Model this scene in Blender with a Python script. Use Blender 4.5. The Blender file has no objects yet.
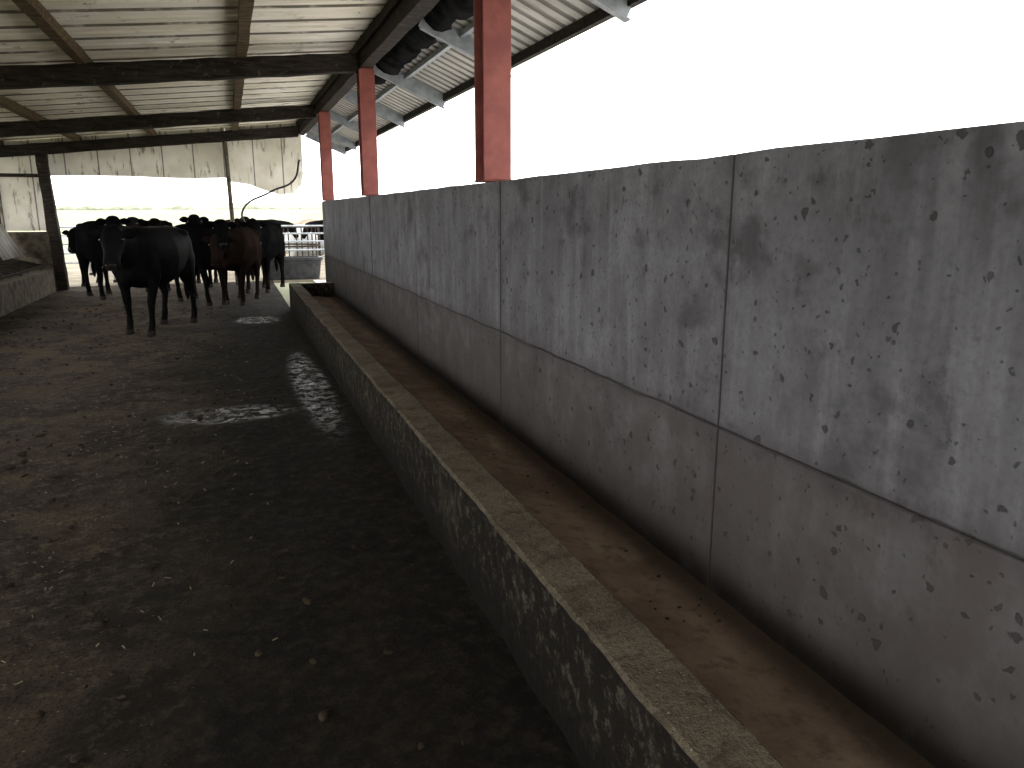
import bpy, bmesh, math, random
from mathutils import Vector, Matrix, noise
random.seed(7)
S=bpy.context.scene
try:
    S.view_settings.view_transform='Standard'
except Exception: pass

# ---------------------------------------------------------------- helpers
def link(o,parent=None):
    S.collection.objects.link(o)
    if parent: o.parent=parent
    return o
def empty(name,loc=(0,0,0)):
    e=bpy.data.objects.new(name,None); e.location=loc; link(e); return e
def mesh_obj(name,bm,mats,parent=None,smooth=False):
    bmesh.ops.recalc_face_normals(bm,faces=bm.faces[:])
    me=bpy.data.meshes.new(name); bm.to_mesh(me); bm.free()
    for m in (mats if isinstance(mats,(list,tuple)) else [mats]): me.materials.append(m)
    if smooth:
        for p in me.polygons: p.use_smooth=True
    return link(bpy.data.objects.new(name,me),parent)
def bbox(bm,x0,x1,y0,y1,z0,z1,mi=0):
    vs=[bm.verts.new(c) for c in [(x0,y0,z0),(x1,y0,z0),(x1,y1,z0),(x0,y1,z0),(x0,y0,z1),(x1,y0,z1),(x1,y1,z1),(x0,y1,z1)]]
    for f in [(0,3,2,1),(4,5,6,7),(0,1,5,4),(1,2,6,5),(2,3,7,6),(3,0,4,7)]:
        bm.faces.new([vs[i] for i in f]).material_index=mi
    return vs
def bevel_mod(o,w,seg=2):
    m=o.modifiers.new('bev','BEVEL'); m.width=w; m.segments=seg; m.limit_method='ANGLE'
def beam(bm,a,b,w,h,segs=1,jit=0.0,mi=0,up=Vector((0,0,1))):
    a=Vector(a); b=Vector(b); t=(b-a).normalized()
    r=t.cross(up)
    if r.length<1e-3: r=Vector((1,0,0))
    r.normalize(); u=r.cross(t).normalized()
    prev=None
    for i in range(segs+1):
        c=a.lerp(b,i/segs)
        j=lambda: random.uniform(-jit,jit)
        vs=[bm.verts.new(c+r*(sx*w/2+j())+u*(sz*h/2+j())) for sx,sz in((-1,-1),(1,-1),(1,1),(-1,1))]
        if prev:
            for k in range(4):
                bm.faces.new([prev[k],prev[(k+1)%4],vs[(k+1)%4],vs[k]]).material_index=mi
        else: bm.faces.new(vs[::-1]).material_index=mi
        prev=vs
    bm.faces.new(prev).material_index=mi
def loft(bm,rings,n=16,p=2.0,mi=0):
    prev=None
    for c,r,u,rw,rh in rings:
        c=Vector(c); r=Vector(r); u=Vector(u); vs=[]
        for i in range(n):
            a=2*math.pi*i/n; ca,sa=math.cos(a),math.sin(a)
            x=math.copysign(abs(ca)**(2/p),ca)*rw; y=math.copysign(abs(sa)**(2/p),sa)*rh
            vs.append(bm.verts.new(c+r*x+u*y))
        if prev:
            for k in range(n):
                bm.faces.new([prev[k],prev[(k+1)%n],vs[(k+1)%n],vs[k]]).material_index=mi
        else: bm.faces.new(vs[::-1]).material_index=mi
        prev=vs
    bm.faces.new(prev).material_index=mi
def tube(bm,pts,r,n=10,mi=0):
    pts=[Vector(q) for q in pts]; rings=[]
    for i,q in enumerate(pts):
        t=(pts[min(i+1,len(pts)-1)]-pts[max(i-1,0)]).normalized()
        rr=t.cross(Vector((0,0,1)))
        if rr.length<.05: rr=t.cross(Vector((0,1,0)))
        rr.normalize(); u=rr.cross(t)
        rings.append((q,rr,u,r,r))
    loft(bm,rings,n,2,mi)

# ---------------------------------------------------------------- materials
class M:
    def __init__(s,name,rough=.8,spec=.3):
        s.m=bpy.data.materials.new(name); s.m.use_nodes=True
        s.t=s.m.node_tree; s.b=s.t.nodes['Principled BSDF']
        s.b.inputs['Roughness'].default_value=rough
        s.b.inputs['Specular IOR Level'].default_value=spec
        s.co=s.t.nodes.new('ShaderNodeTexCoord').outputs['Object']
    def n(s,k,**kw):
        nd=s.t.nodes.new(k)
        for a,v in kw.items(): setattr(nd,a,v)
        return nd
    def l(s,a,b): s.t.links.new(a,b)
    def put(s,inp,v):
        if isinstance(v,bpy.types.NodeSocket): s.l(v,inp)
        else: inp.default_value=v
    def map(s,scale=(1,1,1),loc=(0,0,0),vec=None):
        nd=s.n('ShaderNodeMapping'); nd.inputs['Scale'].default_value=scale; nd.inputs['Location'].default_value=loc
        s.l(vec or s.co,nd.inputs['Vector']); return nd.outputs[0]
    def noise(s,sc,det=4,rough=.55,vec=None,dist=0):
        nd=s.n('ShaderNodeTexNoise'); nd.inputs['Scale'].default_value=sc; nd.inputs['Detail'].default_value=det
        nd.inputs['Roughness'].default_value=rough; nd.inputs['Distortion'].default_value=dist
        s.l(vec or s.co,nd.inputs['Vector']); return nd.outputs['Fac']
    def vor(s,sc,vec=None):
        nd=s.n('ShaderNodeTexVoronoi'); nd.inputs['Scale'].default_value=sc
        s.l(vec or s.co,nd.inputs['Vector']); return nd.outputs['Distance'],nd.outputs['Color']
    def rng(s,v,a,b,c=0,d=1,smooth=True):
        nd=s.n('ShaderNodeMapRange'); nd.interpolation_type='SMOOTHSTEP' if smooth else 'LINEAR'
        s.put(nd.inputs[0],v)
        for i,q in enumerate((a,b,c,d)): nd.inputs[i+1].default_value=q
        return nd.outputs[0]
    def math(s,op,a,b=0,c=0):
        nd=s.n('ShaderNodeMath',operation=op); s.put(nd.inputs[0],a); s.put(nd.inputs[1],b)
        if op in('MULTIPLY_ADD',): s.put(nd.inputs[2],c)
        return nd.outputs[0]
    def mix(s,f,a,b,mode='MIX'):
        nd=s.n('ShaderNodeMixRGB',blend_type=mode)
        s.put(nd.inputs[0],f)
        for i,q in ((1,a),(2,b)):
            if not isinstance(q,bpy.types.NodeSocket) and len(q)==3: q=(*q,1)
            s.put(nd.inputs[i],q)
        return nd.outputs[0]
    def sep(s,vec=None):
        nd=s.n('ShaderNodeSeparateXYZ'); s.l(vec or s.co,nd.inputs[0]); return nd.outputs
    def bump(s,h,strength=.5,dist=.02,prev=None):
        nd=s.n('ShaderNodeBump'); nd.inputs['Strength'].default_value=strength; nd.inputs['Distance'].default_value=dist
        s.l(h,nd.inputs['Height'])
        if prev: s.l(prev,nd.inputs['Normal'])
        s.l(nd.outputs[0],s.b.inputs['Normal']); return nd.outputs[0]
    def col(s,v,k=None):
        if not isinstance(v,bpy.types.NodeSocket) and len(v)==3: v=(*v,1)
        if k is not None: v=s.mix(1.0,v,k,'MULTIPLY')
        s.put(s.b.inputs['Base Color'],v); return s.m

JOINTS=[-2.54+2.4*k for k in range(8)]   # ... 2.26, 4.66, ...
SEAM=.845
def concrete_wall():
    m=M('cast_concrete',.8,.15)
    w=m.n('ShaderNodeTexNoise'); w.inputs['Scale'].default_value=26; w.inputs['Detail'].default_value=4; m.l(m.co,w.inputs['Vector'])
    dv=m.n('ShaderNodeVectorMath',operation='SCALE'); m.l(w.outputs['Color'],dv.inputs[0]); dv.inputs['Scale'].default_value=.06
    av=m.n('ShaderNodeVectorMath',operation='ADD'); m.l(m.co,av.inputs[0]); m.l(dv.outputs[0],av.inputs[1])
    wv=av.outputs[0]
    x,y,z=m.sep()
    big=m.noise(1.1,5,.6); mid=m.noise(4.5,6,.65); fine=m.noise(45,5,.7)
    streak=m.noise(3,4,.6,m.map((1,3,.35)))
    c=m.mix(m.rng(big,.3,.7),(.115,.113,.118),(.195,.193,.200))
    c=m.mix(m.rng(mid,.35,.7,0,.65),c,(.082,.078,.079))
    c=m.mix(m.rng(streak,.45,.7,0,.5),c,(.235,.233,.242))
    c=m.mix(m.rng(fine,.4,.75,0,.45),c,(.07,.068,.069))
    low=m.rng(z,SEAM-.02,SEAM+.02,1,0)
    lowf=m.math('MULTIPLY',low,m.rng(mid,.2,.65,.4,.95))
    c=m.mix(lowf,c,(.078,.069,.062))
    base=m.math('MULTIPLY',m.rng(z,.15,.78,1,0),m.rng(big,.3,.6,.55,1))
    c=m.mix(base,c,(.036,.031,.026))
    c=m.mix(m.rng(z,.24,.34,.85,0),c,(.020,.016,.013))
    c=m.mix(m.rng(m.noise(2.3,4,.6,m.map((1,1,1.3),(3,5,1))),.54,.70,0,.7),c,(.050,.047,.048))
    c=m.mix(m.rng(m.noise(7,5,.7,m.map((1,1,.8),(7,2,1))),.56,.70,0,.5),c,(.045,.042,.042))
    d1,c1=m.vor(14,wv); s1=m.sep(c1)
    dens=m.rng(m.noise(1.3,2),.35,.65,.84,.48)
    pr=m.math('MULTIPLY',m.rng(s1[1],0,1,.04,.25,False),m.math('GREATER_THAN',s1[0],dens))
    pit=m.rng(m.math('SUBTRACT',pr,d1),0,.05,0,1)
    pit=m.math('MULTIPLY',pit,m.math('GREATER_THAN',pr,.01))
    d2,c2=m.vor(40,wv); s2=m.sep(c2)
    pr2=m.math('MULTIPLY',m.rng(s2[1],0,1,.10,.40,False),m.math('GREATER_THAN',s2[0],.72))
    pit2=m.math('MULTIPLY',m.rng(m.math('SUBTRACT',pr2,d2),0,.08,0,1),.85)
    pp=m.math('MAXIMUM',pit,pit2)
    c=m.mix(m.math('MULTIPLY',pp,.74),c,(.028,.025,.025))
    wob=m.math('MULTIPLY',m.math('SUBTRACT',m.noise(2.5,3),.5),.05)
    yy=m.math('ADD',m.math('SUBTRACT',y,2.26-24),m.math('MULTIPLY',wob,.25))
    f=m.math('PINGPONG',yy,1.2)
    jl=m.rng(f,.002,.010,.7,0); js=m.rng(f,.0,.07,.35,0)
    sz=m.math('ABSOLUTE',m.math('ADD',m.math('SUBTRACT',z,SEAM),wob))
    sl=m.rng(sz,.002,.010,.6,0); ss=m.rng(sz,0,.09,.4,0)
    c=m.mix(m.math('MAXIMUM',js,ss),c,(.06,.050,.051))
    c=m.mix(m.math('MAXIMUM',jl,sl),c,(.03,.024,.024))
    h=m.math('SUBTRACT',m.math('MULTIPLY',fine,.3),pp)
    h=m.math('SUBTRACT',h,m.math('MAXIMUM',jl,sl))
    m.bump(h,.6,.010)
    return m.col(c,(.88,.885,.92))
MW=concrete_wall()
def curb_mat():
    m=M('rough_concrete',.9,.1)
    x,y,z=m.sep()
    c=m.mix(m.rng(m.noise(2.2,5,.6),.3,.7),(.12,.10,.073),(.20,.172,.13))
    c=m.mix(m.rng(m.noise(9,7,.75),.45,.66,0,.75),c,(.065,.052,.036))
    c=m.mix(m.rng(m.noise(55,5,.75),.45,.62,0,.5),c,(.05,.041,.03))
    d,cc=m.vor(60); c=m.mix(m.math('MULTIPLY',m.rng(d,.1,.3,.7,0),m.math('GREATER_THAN',m.sep(cc)[0],.88)),c,(.33,.31,.26))
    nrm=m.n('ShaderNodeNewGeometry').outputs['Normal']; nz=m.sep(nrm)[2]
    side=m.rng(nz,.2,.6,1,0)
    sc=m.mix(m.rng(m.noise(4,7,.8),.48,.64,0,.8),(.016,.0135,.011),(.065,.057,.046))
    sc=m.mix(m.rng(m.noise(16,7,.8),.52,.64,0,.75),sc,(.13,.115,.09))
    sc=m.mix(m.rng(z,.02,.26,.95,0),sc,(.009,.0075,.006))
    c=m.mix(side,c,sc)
    m.bump(m.math('ADD',m.noise(30,6,.75),m.noise(110,3,.6)),.9,.016)
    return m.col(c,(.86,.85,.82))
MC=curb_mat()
def trough_mat():
    m=M('trough_floor_grime',.85,.1)
    c=m.mix(m.rng(m.noise(2.5,5),.3,.7),(.15,.108,.080),(.27,.205,.155))
    c=m.mix(m.rng(m.noise(14,6,.7),.48,.68,0,.7),c,(.09,.064,.046))
    c=m.mix(m.rng(m.noise(6,3,.5,m.map((1,.4,1),(2,2,2))),.62,.7,0,.5),c,(.33,.28,.22))
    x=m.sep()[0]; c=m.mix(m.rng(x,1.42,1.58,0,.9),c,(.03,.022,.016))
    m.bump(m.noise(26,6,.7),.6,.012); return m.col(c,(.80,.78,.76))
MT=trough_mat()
def floor_mat():
    m=M('manure_covered_concrete',.9,.12)
    x,y,z=m.sep()
    n1=m.noise(.55,4,.6); n2=m.noise(1.6,8,.72,None,.6); n3=m.noise(13,8,.75); n4=m.noise(70,4,.7)
    c=m.mix(m.rng(n1,.3,.7),(.088,.065,.040),(.140,.105,.067))
    c=m.mix(m.rng(n2,.43,.58,0,.88),c,(.034,.024,.0145))
    c=m.mix(m.rng(n3,.50,.64,0,.75),c,(.20,.160,.105))
    c=m.mix(m.rng(n4,.48,.66,0,.85),c,(.014,.010,.0065))
    d,cc=m.vor(34,m.map((1,1.6,1))); c=m.mix(m.math('MULTIPLY',m.rng(d,.1,.22,1,0),m.math('GREATER_THAN',m.sep(cc)[0],.88)),c,(.40,.34,.25))
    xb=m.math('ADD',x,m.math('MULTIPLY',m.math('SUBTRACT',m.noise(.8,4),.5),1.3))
    band=m.rng(xb,-1.05,.05,0,.90)  # wet slurry towards the kerb, with the wall's shade painted into the colour
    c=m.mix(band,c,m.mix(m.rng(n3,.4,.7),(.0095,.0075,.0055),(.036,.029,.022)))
    brk=m.noise(9,7,.8)
    def blob(cx,cy,rx,ry,am=1.0):
        dx=m.math('DIVIDE',m.math('SUBTRACT',x,cx),rx); dy=m.math('DIVIDE',m.math('SUBTRACT',y,cy),ry)
        r=m.math('SQRT',m.math('ADD',m.math('MULTIPLY',dx,dx),m.math('MULTIPLY',dy,dy)))
        e=m.rng(r,.5,1.2,1,0)
        return m.math('MULTIPLY',e,m.rng(brk,.46,.53,0,am))
    wet=m.math('MAXIMUM',blob(-.12,6.5,.58,.32),blob(.62,7.4,.2,2.1,.85))
    wet=m.math('MAXIMUM',wet,blob(.3,12.3,.35,.5))
    wet=m.math('MAXIMUM',wet,blob(-1.7,3.1,.35,.25))
    c=m.mix(m.math('MULTIPLY',wet,.7),c,(.012,.010,.009))
    m.l(m.rng(wet,0,1,.9,.10),m.b.inputs['Roughness'])
    m.l(m.rng(wet,0,1,.10,.75),m.b.inputs['Specular IOR Level'])
    h=m.math('ADD',m.math('MULTIPLY',n3,1.2),m.math('MULTIPLY',n2,2.2))
    h=m.math('ADD',h,m.math('MULTIPLY',n4,.3))
    h=m.math('MULTIPLY',h,m.rng(wet,0,1,1,.12))
    m.bump(h,1.0,.055)
    return m.col(c,(.64,.635,.62))
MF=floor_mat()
def timber(name,a,b,flake=.3):
    m=M(name,.85,.12)
    g=m.noise(5,6,.7,m.map((.6,3,6)))
    c=m.mix(m.rng(g,.35,.65),a,b)
    c=m.mix(m.rng(m.noise(14,5,.7),.58,.68,0,flake),c,(.25,.22,.17))
    m.bump(m.noise(18,5,.7,m.map((.5,2,4))),.5,.01); return m.col(c)
MTD=timber('dark_weathered_timber',(.010,.008,.007),(.034,.027,.022),.22)
MTP=timber('pale_purlin_timber',(.05,.033,.018),(.14,.10,.06),.4)
def ceil_mat():
    m=M('stained_white_sheeting',.7,.15)
    x,y,z=m.sep()
    c=m.mix(m.rng(m.noise(1.3,4),.3,.7),(.84,.79,.67),(.94,.91,.84))
    c=m.mix(m.rng(m.noise(3.5,6,.7,m.map((.35,2.5,1))),.48,.68,0,.6),c,(.54,.46,.30))
    f=m.math('PINGPONG',m.math('ADD',y,m.math('MULTIPLY',m.noise(2,3),.04)),.29)
    c=m.mix(m.math('MULTIPLY',m.rng(f,.004,.024,1,0),m.rng(m.noise(2.4,4,.6),.3,.5,.3,.9)),c,(.09,.075,.05))
    c=m.mix(m.rng(m.noise(1.9,6,.75,m.map((1,1,1),(9,1,4))),.58,.65,0,.7),c,(.22,.18,.11))
    return m.col(c)
MCE=ceil_mat()
def galv():
    m=M('galvanised_sheet',.6,.3)
    c=m.mix(m.rng(m.noise(2,5),.3,.7),(.33,.325,.30),(.50,.49,.455))
    c=m.mix(m.rng(m.noise(6,6,.7,m.map((.5,2,1))),.52,.7,0,.75),c,(.18,.14,.09))
    f=m.math('PINGPONG',m.sep()[1],.10); c=m.mix(m.rng(f,.003,.018,.7,0),c,(.10,.09,.08)); return m.col(c)
MG=galv()
def simple(name,a,b,sc=6,rough=.7,bmp=.2,spec=.3,metal=0):
    m=M(name,rough,spec); n=m.noise(sc,5,.65)
    if bmp: m.bump(n,bmp,.01)
    m.b.inputs['Metallic'].default_value=metal
    return m.col(m.mix(m.rng(n,.35,.65),a,b))
MGS=simple('galvanised_steel',(.17,.19,.21),(.26,.28,.30),8,.5,.05,.35)
MRED=simple('red_oxide_paint',(.17,.045,.038),(.24,.072,.057),5,.6,.1)
MREDD=simple('dark_red_paint',(.09,.022,.016),(.17,.042,.026),9,.7,.2)  # darker red for the web and end plates
def panel_mat():
    m=M('stained_gable_panel',.8,.2)
    c=m.mix(m.rng(m.noise(1.6,4),.3,.7),(.66,.62,.52),(.86,.83,.75))
    c=m.mix(m.rng(m.noise(3,6,.7,m.map((3,1,.6))),.54,.66,0,.8),c,(.14,.11,.07))
    x,y,z=m.sep(); f=m.math('PINGPONG',x,.31)
    c=m.mix(m.rng(f,.004,.02,.85,0),c,(.07,.06,.05)); return m.col(c)
MP=panel_mat()
MBLK=simple('black_plastic',(.012,.012,.014),(.03,.03,.032),6,.45,.1,.2)
MMEM=simple('black_membrane',(.006,.006,.007),(.018,.018,.018),6,.85,.1,.0)
MBLOCK=simple('mossy_block_concrete',(.05,.042,.031),(.125,.108,.08),7,.9,.8,.2)
MFIELD=simple('grass_field',(.21,.225,.145),(.27,.275,.20),.15,.95,0,.05)
MHEDGE=simple('hedge_foliage',(.15,.16,.115),(.23,.24,.19),1.2,.95,.6,.05)
MYARD=simple('yard_mud',(.15,.13,.095),(.24,.215,.165),1.5,.9,.5,.1)
MAPRON=simple('outside_concrete_apron',(.46,.44,.41),(.64,.62,.58),.8,.9,.1,.1)
MWRAP=simple('silage_wrap',(.22,.23,.23),(.4,.4,.4),3,.4,.4,.4)
MMAN=simple('dried_manure',(.012,.009,.006),(.038,.028,.018),20,.9,.8,.1)
MSTR=simple('straw',(.16,.13,.08),(.26,.225,.15),20,.9,0,.1)

# ---------------------------------------------------------------- ground
bm=bmesh.new()
nx,ny=110,330; X0,X1,Y0,Y1=-6.2,.885,-4,19.4
g=[[None]*(ny+1) for _ in range(nx+1)]
for i in range(nx+1):
    for j in range(ny+1):
        x=X0+(X1-X0)*i/nx; y=Y0+(Y1-Y0)*j/ny
        z=.014*noise.noise(Vector((x*1.5,y*1.5,0)))+.012*noise.noise(Vector((x*4,y*4,3)))+.010*noise.noise(Vector((x*11,y*11,3)))
        g[i][j]=bm.verts.new((x,y,z-.008))
for i in range(nx):
    for j in range(ny): bm.faces.new([g[i][j],g[i+1][j],g[i+1][j+1],g[i][j+1]])
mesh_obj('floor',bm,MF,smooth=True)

bm=bmesh.new()   # field with low rolling rise in the distance
N=60
gr=[]
xs=[-320+640*i/N for i in range(N+1)]; ys=[-60,-20,0,19,25,32,45,60,80,110,150,200,260]
for x in xs:
    row=[]
    for y in ys:
        z=-.06
        if y>45: z+= (y-45)/215*3.4*(1+.35*math.sin(x*.021+1))
        row.append(bm.verts.new((x,y,z)))
    gr.append(row)
for i in range(N):
    for j in range(len(ys)-1): bm.faces.new([gr[i][j],gr[i+1][j],gr[i+1][j+1],gr[i][j+1]])
mesh_obj('field_ground',bm,MFIELD,smooth=True)
bm=bmesh.new(); bbox(bm,-14,12,19.41,33,-.055,-.012); mesh_obj('yard_ground',bm,MYARD)
bm=bmesh.new(); bbox(bm,1.82,14,-8,19.3,-.055,-.01); mesh_obj('concrete_apron',bm,MAPRON)
bm=bmesh.new()
for k in range(170):
    x=-140+k*1.7+random.uniform(-.8,.8); y=150+random.uniform(-3,3)
    s=random.uniform(.5,.9)
    mt=Matrix.Translation((x,y,1.6+s*.3))@Matrix.Diagonal((s*1.8,s,s*.8,1))
    bmesh.ops.create_icosphere(bm,subdivisions=2,radius=1,matrix=mt)
for v in bm.verts: v.co+=Vector(noise.noise_vector(v.co*.9))*.4
mesh_obj('hedgerow',bm,MHEDGE,smooth=True)

# ---------------------------------------------------------------- right wall
bm=bmesh.new()
ends=[-2.54]+[j for j in JOINTS if j>-2.5 and j<14]+[14.55]
for a,b in zip(ends[:-1],ends[1:]):
    for (z0,z1,off) in ((0,SEAM,.0),(SEAM,1.79,random.uniform(-.002,.003))):
        o=off
        nseg=12
        vsprev=None
        for k in range(nseg+1):
            y=a+.002+(b-a-.004)*k/nseg
            zt=z1 if z1<1 else z1+.008*noise.noise(Vector((y*2.3,0,5)))+.004*noise.noise(Vector((y*9,0,5)))
            vs=[bm.verts.new(c) for c in ((1.6+o,y,z0),(1.8,y,z0),(1.8,y,zt),(1.6+o,y,zt))]
            if vsprev:
                for q in range(4): bm.faces.new([vsprev[q],vsprev[(q+1)%4],vs[(q+1)%4],vs[q]])
            else: bm.faces.new(vs[::-1])
            vsprev=vs
        bm.faces.new(vsprev)
w=mesh_obj('wall_right',bm,MW); bevel_mod(w,.006,2)

# ---------------------------------------------------------------- feed trough (right)
ft=empty('feed_trough',(0,0,0))
def rough_box(x0,x1,y0,y1,z0,z1,amp,step,seed,pts=4):
    b=bmesh.new(); n=max(2,int((y1-y0)/step)); prev=None
    c=.012
    outline=[(x0,z0),(x0,z0+(z1-z0)*.5),(x0,z1-c),(x0+c,z1),((x0+x1)/2,z1),(x1-c,z1),(x1,z1-c),(x1,z0)]
    for k in range(n+1):
        y=y0+(y1-y0)*k/n; vs=[]
        for q,(x,z) in enumerate(outline):
            s=Vector((q*3.1+seed,y*3,0)); s2=Vector((q*3.1+seed,y*14,7))
            dx=amp*(noise.noise(s)+.6*noise.noise(s2)); dz=amp*.7*(noise.noise(s+Vector((0,0,9)))+.6*noise.noise(s2+Vector((0,0,9))))
            if z==z0: dz=0
            vs.append(b.verts.new((x+dx,y,z+dz)))
        if prev:
            for q in range(len(vs)): b.faces.new([prev[q],prev[(q+1)%len(vs)],vs[(q+1)%len(vs)],vs[q]])
        else: b.faces.new(vs[::-1])
        prev=vs
    b.faces.new(prev); return b
mesh_obj('kerb',rough_box(.872,1.05,-2.5,13.5,-.02,.435,.008,.03,1),MC,ft)
mesh_obj('kerb_end',rough_box(1.04,1.585,13.32,13.5,-.02,.43,.005,.04,4),MC,ft)
bm=bmesh.new()
n=260; prev=None
for k in range(n+1):
    y=-2.5+15.85*k/n; vs=[]
    for q,(x,z) in enumerate(((1.03,.39),(1.06,.34),(1.11,.27),(1.25,.225),(1.45,.20),(1.55,.20),(1.598,.215))):
        vs.append(bm.verts.new((x,y,z+.010*noise.noise(Vector((q*2,y*3,1)))+.005*noise.noise(Vector((q*2,y*13,1))))))
    if prev:
        for q in range(6): bm.faces.new([prev[q],prev[q+1],vs[q+1],vs[q]])
    prev=vs
mesh_obj('trough_bed',bm,MT,ft,True)
b=bmesh.new(); R=random.Random(5)
for k in range(110):
    x=R.uniform(1.2,1.56); y=R.uniform(.4,13); s=R.uniform(.003,.007)
    bmesh.ops.create_icosphere(b,subdivisions=1,radius=1,matrix=Matrix.Translation((x,y,.212+s*.3))@Matrix.Rotation(R.random()*3,4,'Z')@Matrix.Diagonal((s*1.6,s,s*.7,1)))
mesh_obj('feed_residue',b,MMAN,ft,True)

# ---------------------------------------------------------------- posts
def hpost(y):
    p=empty('red_steel_post',(1.7,y,0))
    b=bmesh.new()
    bbox(b,-.095,.095,-.10,-.086,1.80,3.285); bbox(b,-.095,.095,.086,.10,1.80,3.285)
    bbox(b,-.006,.006,-.086,.086,1.80,3.285,1)
    bbox(b,-.07,.07,-.115,.115,3.285,3.30,1)
    bbox(b,-.098,.098,-.11,.11,1.798,1.812,1)
    o=mesh_obj('h_section',b,[MRED,MREDD],p); bevel_mod(o,.003,1)
for y in (5.1,10.0,14.4): hpost(y)

# ---------------------------------------------------------------- roof
def rz(x): return 3.37+.0993*(x-1.7)     # beam centre line
for y in (.25,5.1,10.0,14.85,18.6):
    b=bmesh.new(); beam(b,(-5.6,y,rz(-5.6)),(1.60,y,rz(1.60)),.17,.215,26,.007)
    o=mesh_obj('roof_beam',b,MTD); bevel_mod(o,.008,1)
b=bmesh.new(); beam(b,(1.7,-3.2,3.39),(1.7,19.0,3.39),.15,.17,50,.005)
mesh_obj('wall_plate_beam',b,MTD)
pz=empty('roof_purlins')
for i,x in enumerate((-4.2,-2.79,-1.37,.28,1.64)):
    b=bmesh.new(); zc=rz(x)+.095+.055
    beam(b,(x,-3.2,zc),(x,19.0,zc),.11,.11,50,.007)
    mesh_obj('purlin_%d'%i,b,MTP if i<4 else MTD,pz)
def sheet(name,xa,za,xb,zb,y0,y1,mat,pitch=.25,hgt=.028,nx=1):
    b=bmesh.new(); prof=[]; y=y0
    while y<y1:
        prof+= [(y,0),(y+pitch*.62,0),(y+pitch*.70,hgt),(y+pitch*.92,hgt)]
        y+=pitch
    prof.append((y,0)); prev=None
    for q,(yy,h) in enumerate(prof):
        vs=[b.verts.new((xa+(xb-xa)*k/nx,yy,za+(zb-za)*k/nx+h)) for k in range(nx+1)]
        if prev:
            for k in range(nx): b.faces.new([prev[k],prev[k+1],vs[k+1],vs[k]])
        prev=vs
    o=mesh_obj(name,b,mat); s=o.modifiers.new('s','SOLIDIFY'); s.thickness=.006; s.offset=1; return o
dz=.095+.11+.004
sheet('ceiling',-5.9,rz(-5.9)+dz,1.78,rz(1.78)+dz,-3.2,19.0,MCE,.29,.03)
cz=lambda x:3.45-.43*(x-1.7)
sheet('roof_canopy',1.62,cz(1.62)+.03,2.78,cz(2.78)+.03,-3.2,18.9,MG,.2,.035)
cf=empty('canopy_frame')
for i,y in enumerate((.25,2.7,5.1,7.5,10.0,12.4,14.85,17.3,18.85)):
    b=bmesh.new(); a=Vector((1.81,y,cz(1.81)-.06)); c=Vector((2.70,y,cz(2.70)-.06))
    beam(b,a,c,.012,.15); a2=a+Vector((0,.035,-.07)); c2=c+Vector((0,.035,-.07)); beam(b,a2,c2,.08,.012)
    mesh_obj('rafter_%d'%i,b,MGS,cf)
b=bmesh.new(); beam(b,(2.70,-3.2,cz(2.70)-.005),(2.70,18.9,cz(2.70)-.005),.06,.085); mesh_obj('eave_angle',b,MTD,cf)
b=bmesh.new(); beam(b,(2.2,-3.2,cz(2.2)-.005),(2.2,18.9,cz(2.2)-.005),.05,.05); mesh_obj('canopy_purlin',b,MGS,cf)
b=bmesh.new(); prev=None
for k in range(140):
    y=5.3+5.6*k/139; s=.06+.14*noise.noise(Vector((y*1.7,0,2)))
    pts=[(1.785,3.42),(1.84+s*.2,3.35-s*.5),(1.90+s*.5,3.29-s*.5),(1.95+s*.8,3.26-s*.2),(2.02+s,3.27)]
    vs=[b.verts.new((x+.035*noise.noise(Vector((y*6,x*5,0))),y,z+.035*noise.noise(Vector((y*5,x*5,4))))) for x,z in pts]
    if prev:
        for q in range(4): b.faces.new([prev[q],prev[q+1],vs[q+1],vs[q]])
    prev=vs
mesh_obj('ridge_membrane',b,MMEM,cf,True)

# ---------------------------------------------------------------- gable end
ge=empty('gable_end')
def polypanel(name,pts,y,th,mat,par=None):
    b=bmesh.new(); f=[b.verts.new((x,y,z)) for x,z in pts]; k=[b.verts.new((x,y+th,z)) for x,z in pts]
    b.faces.new(f); b.faces.new(k[::-1])
    for i in range(len(pts)):
        j=(i+1)%len(pts); b.faces.new([f[j],f[i],k[i],k[j]])
    return mesh_obj(name,b,mat,par)
top=lambda x:rz(x)+.20
pts=[(-5.6,top(-5.6))]+[(x,2.33+random.uniform(-.02,.02)) for x in [-5.6+.62*i for i in range(10)]]+[(.06,2.33),(.06,top(.06))]
polypanel('gable_boards',pts,18.70,.02,MP,ge)
polypanel('gable_side_board',[(.065,top(.065)),(.065,2.26),(.5,2.2),(.8,2.08),(1.15,1.98),(1.45,2.02),(1.62,2.2),(1.68,2.45),(1.68,top(1.68))],18.71,.02,MP,ge)
polypanel('gable_window_board',[(-4.4,1.22),(-3.58,1.22),(-3.58,2.3),(-4.4,2.3)],18.72,.02,MP,ge)
b=bmesh.new(); beam(b,(-4.42,18.66,0),(-4.42,18.66,2.7),.07,.07,up=Vector((0,1,0))); beam(b,(-3.56,18.68,0),(-3.56,18.68,2.6),.05,.05,up=Vector((0,1,0)))
beam(b,(-5.4,18.66,2.33),(-3.4,18.66,2.33),.06,.07); mesh_obj('board_frame',b,MTD,ge)
b=bmesh.new(); beam(b,(-3.36,18.42,0),(-3.46,18.42,2.74),.2,.2,14,.01,up=Vector((0,1,0)))
o=mesh_obj('timber_post',b,MTD); bevel_mod(o,.02,2)
b=bmesh.new(); tube(b,[(.09,18.52,0),(.08,18.52,1.5),(.05,18.52,3.08)],.045,12); mesh_obj('round_pole',b,MBLOCK)
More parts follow.
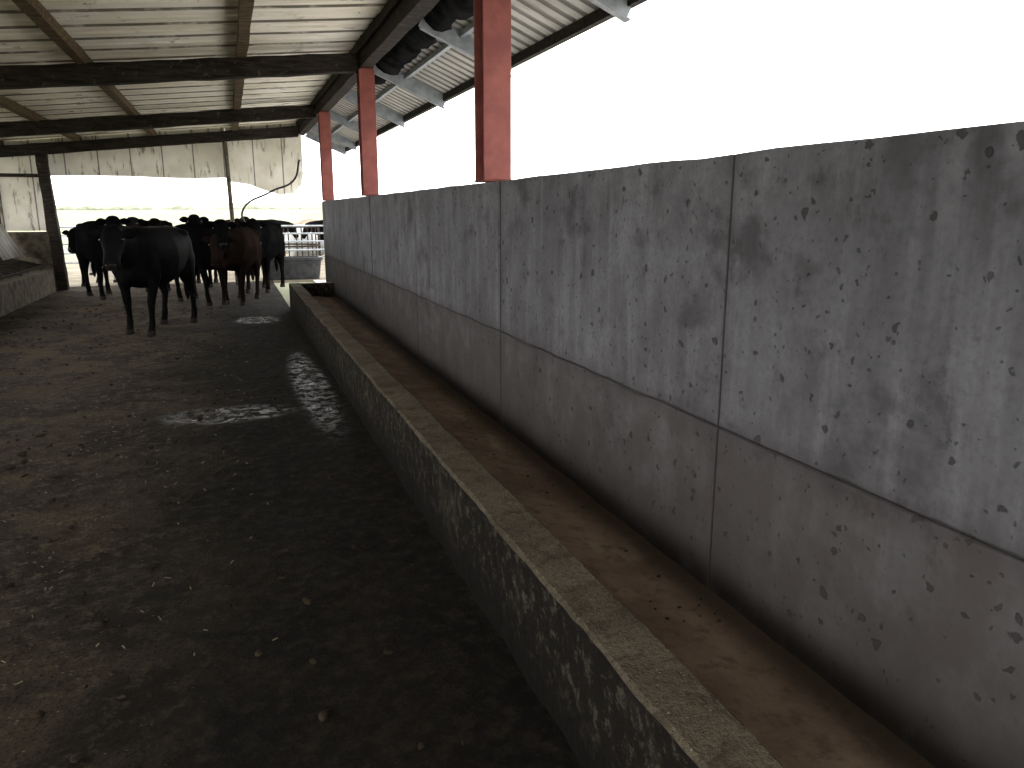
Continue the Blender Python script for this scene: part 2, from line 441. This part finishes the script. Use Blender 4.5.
b=bmesh.new(); bbox(b,-5.9,-3.45,18.6,18.8,-.02,1.2); o=mesh_obj('wall_back',b,MBLOCK); bevel_mod(o,.02,2)
b=bmesh.new(); bbox(b,-5.9,-5.7,-3.2,18.59,-.02,1.1); o=mesh_obj('wall_left',b,MBLOCK); bevel_mod(o,.02,2)
for y in (.25,5.1,10.0,14.85):
    b=bmesh.new(); beam(b,(-5.55,y,0),(-5.55,y,rz(-5.55)-.115),.17,.17,12,.006,up=Vector((0,1,0))); mesh_obj('timber_post',b,MTD)
cu=bpy.data.curves.new('hose','CURVE'); cu.dimensions='3D'; cu.bevel_depth=.022; cu.bevel_resolution=3
sp=cu.splines.new('BEZIER'); P=[(1.6,18.6,2.75),(1.45,18.58,2.3),(.95,18.55,2.05),(.3,18.55,1.6),(.42,18.55,1.2)]
sp.bezier_points.add(len(P)-1)
for bp,q in zip(sp.bezier_points,P): bp.co=q; bp.handle_left_type=bp.handle_right_type='AUTO'
cu.materials.append(MBLK); link(bpy.data.objects.new('water_hose',cu))

# ---------------------------------------------------------------- left side feed passage
lt=empty('side_feed_trough')
mesh_obj('kerb',rough_box(-3.7,-3.48,6,18.3,-.02,.46,.01,.08,9),MBLOCK,lt)
b=bmesh.new(); bbox(b,-5.44,-3.69,6,18.58,-.02,.2); mesh_obj('trough_bed',b,MT,lt)
b=bmesh.new()
for k in range(12):
    y=14.6+k*.3; beam(b,(-4.5,y,.78),(-3.66,y+.3,.54),.06,.03)
beam(b,(-3.66,14.4,.515),(-3.66,18.2,.515),.05,.04); beam(b,(-4.45,14.4,.74),(-4.45,18.2,.74),.05,.05); beam(b,(-4.05,14.4,.61),(-4.05,18.2,.61),.05,.05)
for y in (14.6,16.4,18.1): beam(b,(-4.05,y,.20),(-4.05,y,.61),.06,.06,up=Vector((0,1,0))); beam(b,(-3.66,y,.45),(-3.66,y,.51),.05,.05,up=Vector((0,1,0)))
mesh_obj('feed_barrier',b,MTD,lt)
b=bmesh.new(); prev=None
for k in range(61):
    y=16.9+1.6*k/60; off=.018*math.sin(k*1.05)
    vs=[b.verts.new((-4.02+off,y,.72)),b.verts.new((-4.34+off,y,1.36))]
    if prev: b.faces.new([prev[0],prev[1],vs[1],vs[0]])
    prev=vs
o=mesh_obj('corrugated_sheet',b,MG,lt,smooth=True); s=o.modifiers.new('s','SOLIDIFY'); s.thickness=.004

# ---------------------------------------------------------------- far yard things
b=bmesh.new()
def water_trough(b,x0,x1,y0,y1,z1):
    loft(b,[((( x0+x1)/2,(y0+y1)/2,z),(1,0,0),(0,1,0),(x1-x0)/2*s,(y1-y0)/2*s) for z,s in ((0,.9),(z1-.08,.98),(z1-.07,1.03),(z1,1.03),(z1,.93),(.12,.85))],32,5)
water_trough(b,.62,2.1,19.5,20.2,.52); o=mesh_obj('water_trough',b,MBLK)
gt=empty('tubular_gate')
b=bmesh.new()
for z in (.25,.5,.75,.98,1.2): tube(b,[(-6.5,24,z),(3.2,24,z)],.025,8)
for x in (-6.5,-3.3,-3.2,0,.1,3.2): tube(b,[(x,24,0),(x,24,1.3)],.035,8)
mesh_obj('bars',b,MGS,gt)
rf=empty('round_bale_feeder',(1.7,26.2,0))
b=bmesh.new()
for z in (.05,.55,1.15):
    tube(b,[(1.05*math.cos(a),1.05*math.sin(a),z) for a in [2*math.pi*i/32 for i in range(33)]],.028,8)
for i in range(16):
    a=2*math.pi*i/16; tube(b,[(1.05*math.cos(a),1.05*math.sin(a),.05),(1.05*math.cos(a),1.05*math.sin(a),1.15)],.02,8)
mesh_obj('ring_frame',b,MTD,rf)
def bale(x,y,z,r=.62,l=1.2,rot=0):
    b=bmesh.new(); rings=[]
    for t,s in ((-.5,.8),(-.47,.93),(-.4,1),(0,1.02),(.4,1),(.47,.93),(.5,.8)):
        rings.append(((t*l,0,0),(0,1,0),(0,0,1),r*s,r*s*.95))
    loft(b,rings,28)
    for v in b.verts: v.co+=Vector(noise.noise_vector(v.co*4))*.03
    o=mesh_obj('wrapped_silage_bale',b,MWRAP,smooth=True); o.location=(x,y,z); o.rotation_euler=(0,0,rot)
bale(2.6,29.5,.56,rot=.3); bale(4.3,29.6,.56,rot=-.2); bale(6.0,29.8,.56,rot=.1)
b=bmesh.new()   # earth bank
bmesh.ops.create_icosphere(b,subdivisions=4,radius=1,matrix=Matrix.Translation((4.9,34,-.1))@Matrix.Diagonal((5.5,2.2,1.4,1)))
for v in b.verts: v.co+=Vector(noise.noise_vector(v.co*.8))*.3
mesh_obj('earth_bank',b,simple('bare_earth',(.14,.115,.085),(.22,.19,.14),2,.95,.5,.1),smooth=True)

# ---------------------------------------------------------------- manure clumps & straw
b=bmesh.new(); R=random.Random(3)
for k in range(700):
    x=-3.3+R.random()**1.1*3.9; y=1.6+R.random()**1.3*14
    s=R.uniform(.006,.018)
    if k<90: x=-2.1+R.gauss(0,.35); y=6.0+R.gauss(0,.2); s*=1.6
    mt=Matrix.Translation((x,y,s*.05))@Matrix.Rotation(R.random()*3,4,'Z')@Matrix.Diagonal((s*R.uniform(1,2),s,s*.6,1))
    bmesh.ops.create_icosphere(b,subdivisions=2,radius=1,matrix=mt)
for v in b.verts: v.co+=Vector(noise.noise_vector(v.co*25))*.008
mc=mesh_obj('manure_clumps',b,MMAN,smooth=True)
b=bmesh.new()
for k in range(350):
    x=-3.3+R.random()*3.4; y=1.5+R.random()*9; a=R.random()*3.14; l=R.uniform(.01,.03)
    beam(b,(x,y,.008),(x+l*math.cos(a),y+l*math.sin(a),.012),.004,.003)
mesh_obj('straw_litter',b,MSTR)

# ---------------------------------------------------------------- cattle
def coat(name,a,b2,patch=None,seed=0,th=.5,spec=.0):
    m=M(name,.6,spec)
    n=m.noise(3,4,.6); c=m.mix(m.rng(n,.35,.7),a,b2)
    x,y,z=m.sep()
    c=m.mix(m.math('MULTIPLY',m.rng(z,.2,.8,.5,0),m.rng(m.noise(12,4),.45,.65)),c,(.014,.010,.007))
    if patch:
        p=m.noise(1.9,2,.4,m.map((1,1,1),(seed,seed*2,1)))
        c=m.mix(m.rng(p,th-.01,th+.01),c,patch)
    m.bump(m.noise(60,3,.6,m.map((.4,1,1))),.25,.006)
    return m.col(c)
CB=coat('black_coat',(.0022,.0022,.0025),(.0055,.0052,.0052))
CB1=coat('glossy_black_coat',(.0028,.0028,.0032),(.0075,.0072,.0072),spec=.008)
CBR=coat('brown_coat',(.007,.0048,.004),(.017,.0115,.0095))
CDB=coat('dark_brown_coat',(.003,.0025,.0022),(.008,.006,.005))
CW=coat('black_white_coat',(.002,.002,.002),(.005,.005,.005),(.25,.24,.225),3.3,.5)
MHOOF=simple('hoof_horn',(.01,.008,.007),(.025,.02,.016),12,.7,.2,.1)
MEYE=simple('eye',(.004,.003,.003),(.01,.008,.006),5,.12,0,.5)
MNOSE=simple('wet_nose',(.008,.007,.007),(.016,.014,.014),30,.35,.2,.3)

def cow(x,y,heading,scale=1.0,mat=CB,yaw=0,pitch=-52,elev=24,steps=(0,0,0,0),fat=1.0,nose=MNOSE,neckl=.42):
    root=empty('cow',(x,y,.0)); root.rotation_euler=(0,0,heading); root.scale=(scale,)*3
    b=bmesh.new(); Y=(0,1,0); Z=(0,0,1)
    T=[(-.80,1.10,.08,.06),(-.785,1.07,.16,.14),(-.71,1.05,.25,.22),(-.58,1.03,.300,.275),(-.42,1.02,.325,.295),(-.22,.98,.365,.33*fat),
       (0,.955,.385,.355*fat),(.2,.955,.385,.34*fat),(.38,.965,.385,.30),(.52,.98,.37,.265),(.64,1.0,.32,.215),(.73,1.0,.23,.15),(.78,1.0,.11,.07)]
    loft(b,[((q[0],0,q[1]),Y,Z,q[3],q[2]) for q in T],28,2.3)
    for cx,cy,cz_,rx,ry,rz_ in ((-.48,.19,1.245,.13,.08,.055),(-.48,-.19,1.245,.13,.08,.055),(.42,0,1.30,.22,.09,.06),(.58,0,.78,.17,.12,.15),(-.74,.1,1.18,.07,.05,.06),(-.74,-.1,1.18,.07,.05,.06),(.47,.2,.92,.15,.09,.22),(.47,-.2,.92,.15,.09,.22)):
        bmesh.ops.create_uvsphere(b,u_segments=14,v_segments=10,radius=1,matrix=Matrix.Translation((cx,cy,cz_))@Matrix.Diagonal((rx,ry,rz_,1)))
    ny=math.radians(yaw)*.6; el=math.radians(elev)
    base=Vector((.50,0,1.08)); d=Vector((math.cos(el)*math.cos(ny),math.cos(el)*math.sin(ny),math.sin(el)))
    poll=base+Vector((.12,0,.02))+d*neckl
    rings=[]
    for t,rw,rh in ((0,.20,.32),(.3,.17,.28),(.55,.14,.235),(.8,.12,.185),(1.0,.105,.14),(1.08,.07,.09)):
        c=base.lerp(poll,t)+Vector((0,0,-.06*(1-t))); r=d.cross(Vector(Z)).normalized(); u=r.cross(d)
        rings.append((c,r,u,rw,rh))
    loft(b,rings,20,2.1)
    hy=math.radians(yaw); pt=math.radians(pitch)
    hd=Vector((math.cos(pt)*math.cos(hy),math.cos(pt)*math.sin(hy),math.sin(pt)))
    hr=hd.cross(Vector(Z)).normalized(); hu=hr.cross(hd).normalized()
    hs=poll+hu*.03
    H=[(-.08,.05,.05,.0),(-.05,.095,.09,.0),(.02,.120,.12,-.01),(.09,.128,.130,-.02),(.16,.118,.128,-.03),(.23,.098,.112,-.035),(.30,.086,.096,-.035),
       (.36,.088,.088,-.035),(.41,.095,.085,-.037),(.45,.086,.073,-.04),(.475,.055,.045,-.04)]
    loft(b,[(hs+hd*t+hu*o,hr,hu,rw,rh) for t,rw,rh,o in H],20,2.6)
    bmesh.ops.create_uvsphere(b,u_segments=14,v_segments=10,radius=1,matrix=Matrix.Translation(hs+hd*.10-hu*.10)@Matrix.Diagonal((.10,.08,.085,1)))
    A=(1,0,0); B=(0,1,0)
    def foreleg(s,st):
        F=[((.44,.175,1.02),.14,.09),((.43,.20,.84),.135,.095),((.41+st*.1,.20,.70),.098,.08),((.415+st*.35,.19,.56),.068,.058),((.43+st*.6,.18,.43),.058,.054),
           ((.43+st*.68,.18,.37),.048,.045),((.425+st*.85,.18,.25),.037,.035),((.43+st*.95,.18,.145),.047,.044),((.445+st,.18,.09),.041,.041),((.46+st,.18,.06),.055,.052),((.475+st,.18,.0),.066,.058)]
        loft(b,[((c[0],c[1]*s,c[2]),A,B,ra,rb) for c,ra,rb in F],14)
    def hindleg(s,st):
        F=[((-.50,.16,1.08),.23,.11),((-.48,.19,.90),.225,.125),((-.47+st*.1,.20,.74),.175,.11),((-.52+st*.2,.19,.62),.12,.085),((-.59+st*.4,.18,.52),.077,.060),((-.64+st*.5,.175,.45),.064,.052),
           ((-.64+st*.6,.175,.38),.048,.043),((-.62+st*.85,.175,.25),.038,.036),((-.615+st*.95,.175,.145),.048,.044),((-.595+st,.175,.09),.042,.041),((-.575+st,.175,.06),.055,.052),((-.56+st,.175,0),.066,.058)]
        loft(b,[((c[0],c[1]*s,c[2]),A,B,ra,rb) for c,ra,rb in F],14)
    foreleg(1,steps[0]); foreleg(-1,steps[1]); hindleg(1,steps[2]); hindleg(-1,steps[3])
    loft(b,[((-.74,0,1.26),A,B,.05,.05),((-.82,0,1.22),A,B,.035,.04),((-.855,0,1.10),A,B,.026,.028),((-.85,.01,.85),A,B,.021,.022),((-.84,.02,.62),A,B,.024,.024),((-.84,.02,.50),A,B,.045,.04),((-.84,.03,.38),A,B,.038,.036),((-.84,.03,.30),A,B,.014,.014)],12)
    bmesh.ops.recalc_face_normals(b,faces=b.faces[:])
    me=bpy.data.meshes.new('tmp'); b.to_mesh(me); b.free()
    tmp=bpy.data.objects.new('tmp',me); S.collection.objects.link(tmp)
    rm=tmp.modifiers.new('r','REMESH'); rm.mode='VOXEL'; rm.voxel_size=.014
    sm=tmp.modifiers.new('s','SMOOTH'); sm.factor=.6; sm.iterations=9
    dg=bpy.context.evaluated_depsgraph_get(); dg.update()
    me2=bpy.data.meshes.new_from_object(tmp.evaluated_get(dg))
    bpy.data.objects.remove(tmp); bpy.data.meshes.remove(me)
    me2.name='cow_body'; me2.materials.clear()
    for mm in (mat,MHOOF,nose): me2.materials.append(mm)
    nc=hs+hd*.47-hu*.035
    for p in me2.polygons:
        p.use_smooth=True; c=p.center
        p.material_index=1 if c.z<.062 else (2 if (c-nc).length<.06 else 0)
    link(bpy.data.objects.new('body',me2),root)
    for s in(-1,1):
        e=bmesh.new(); ear=(hr*s*.9-hd*.02+hu*.05+Vector((0,0,-.08))).normalized()
        fwd=hu*.7+hd*.7; side=(fwd-ear*fwd.dot(ear)).normalized(); fw=side.cross(ear).normalized()
        st=hs+hd*.0+hr*s*.09
        loft(e,[(st+ear*t+side*bx,fw,side,a,c) for t,a,c,bx in ((-.03,.024,.022,0),(.02,.036,.020,0),(.06,.055,.014,-.005),(.10,.058,.011,-.006),(.135,.042,.010,-.002),(.165,.018,.007,.004),(.175,.006,.004,.006))],14)
        mesh_obj('ear_%s'%('l' if s<0 else 'r'),e,mat,root,True)
        e=bmesh.new(); ec=hs+hd*.12+hr*s*.112+hu*.04
        bmesh.ops.create_uvsphere(e,u_segments=12,v_segments=8,radius=.022,matrix=Matrix.Translation(ec)); mesh_obj('eye',e,MEYE,root,True)
        e=bmesh.new(); ec=hs+hd*.455+hr*s*.042+hu*.005
        bmesh.ops.create_uvsphere(e,u_segments=10,v_segments=8,radius=1,matrix=Matrix.Translation(ec)@Matrix.Diagonal((.016,.016,.012,1))); mesh_obj('nostril',e,MEYE,root,True)
    return root
def H(deg): return math.radians(deg)
cow(-1.02,11.72,H(-112),1.05,CB1,yaw=18,pitch=-50,elev=22,steps=(.10,-.05,-.08,.08))
cow(-.52,15.0,H(-62),1.04,CB,yaw=-25,pitch=-40,elev=30,steps=(0,.08,-.1,.05))
cow(.10,14.9,H(-106),1.0,CBR,yaw=0,pitch=-62,elev=6,steps=(.05,-.08,.08,-.05))
cow(.62,17.0,H(-108),1.05,CB,yaw=30,pitch=-45,elev=26,steps=(.0,.06,-.08,.0))
cow(-2.30,16.6,H(-68),1.07,CB,yaw=-10,pitch=-45,elev=32,steps=(.05,-.05,0,.1))
cow(-2.85,19.6,H(-100),.98,CW,yaw=-5,pitch=-55,elev=12,steps=(.05,0,0,.1))
cow(-1.55,17.9,H(-80),1.05,CDB,yaw=0,pitch=-45,elev=28)
cow(-.62,18.6,H(-95),1.08,CB,yaw=10,pitch=-40,elev=32)
cow(-3.1,22.2,H(-70),1.0,CW,yaw=10,pitch=-50,elev=22)
cow(-1.75,20.6,H(-110),1.05,CB,yaw=15,pitch=-45,elev=30)
cow(.15,21.6,H(-75),1.05,CDB,yaw=-10,pitch=-45,elev=30)
cow(3.6,27.6,H(170),1.0,CB,yaw=10,pitch=-60,elev=4)
cow(1.0,28.6,H(-20),1.0,CB,yaw=10,pitch=-60,elev=4)

# ---------------------------------------------------------------- light
W=bpy.data.worlds.new('overcast_sky'); S.world=W; W.use_nodes=True
bg=W.node_tree.nodes['Background']; bg.inputs[0].default_value=(1,.988,.98,1); bg.inputs[1].default_value=5.2

# ---------------------------------------------------------------- camera
cd=bpy.data.cameras.new('camera'); cd.sensor_width=36; cd.lens=27.07; cd.clip_end=1000
co=bpy.data.objects.new('camera',cd); co.location=(0,0,1.6); co.rotation_euler=(math.radians(90-12.59),0,math.radians(-19.8))
link(co); S.camera=co
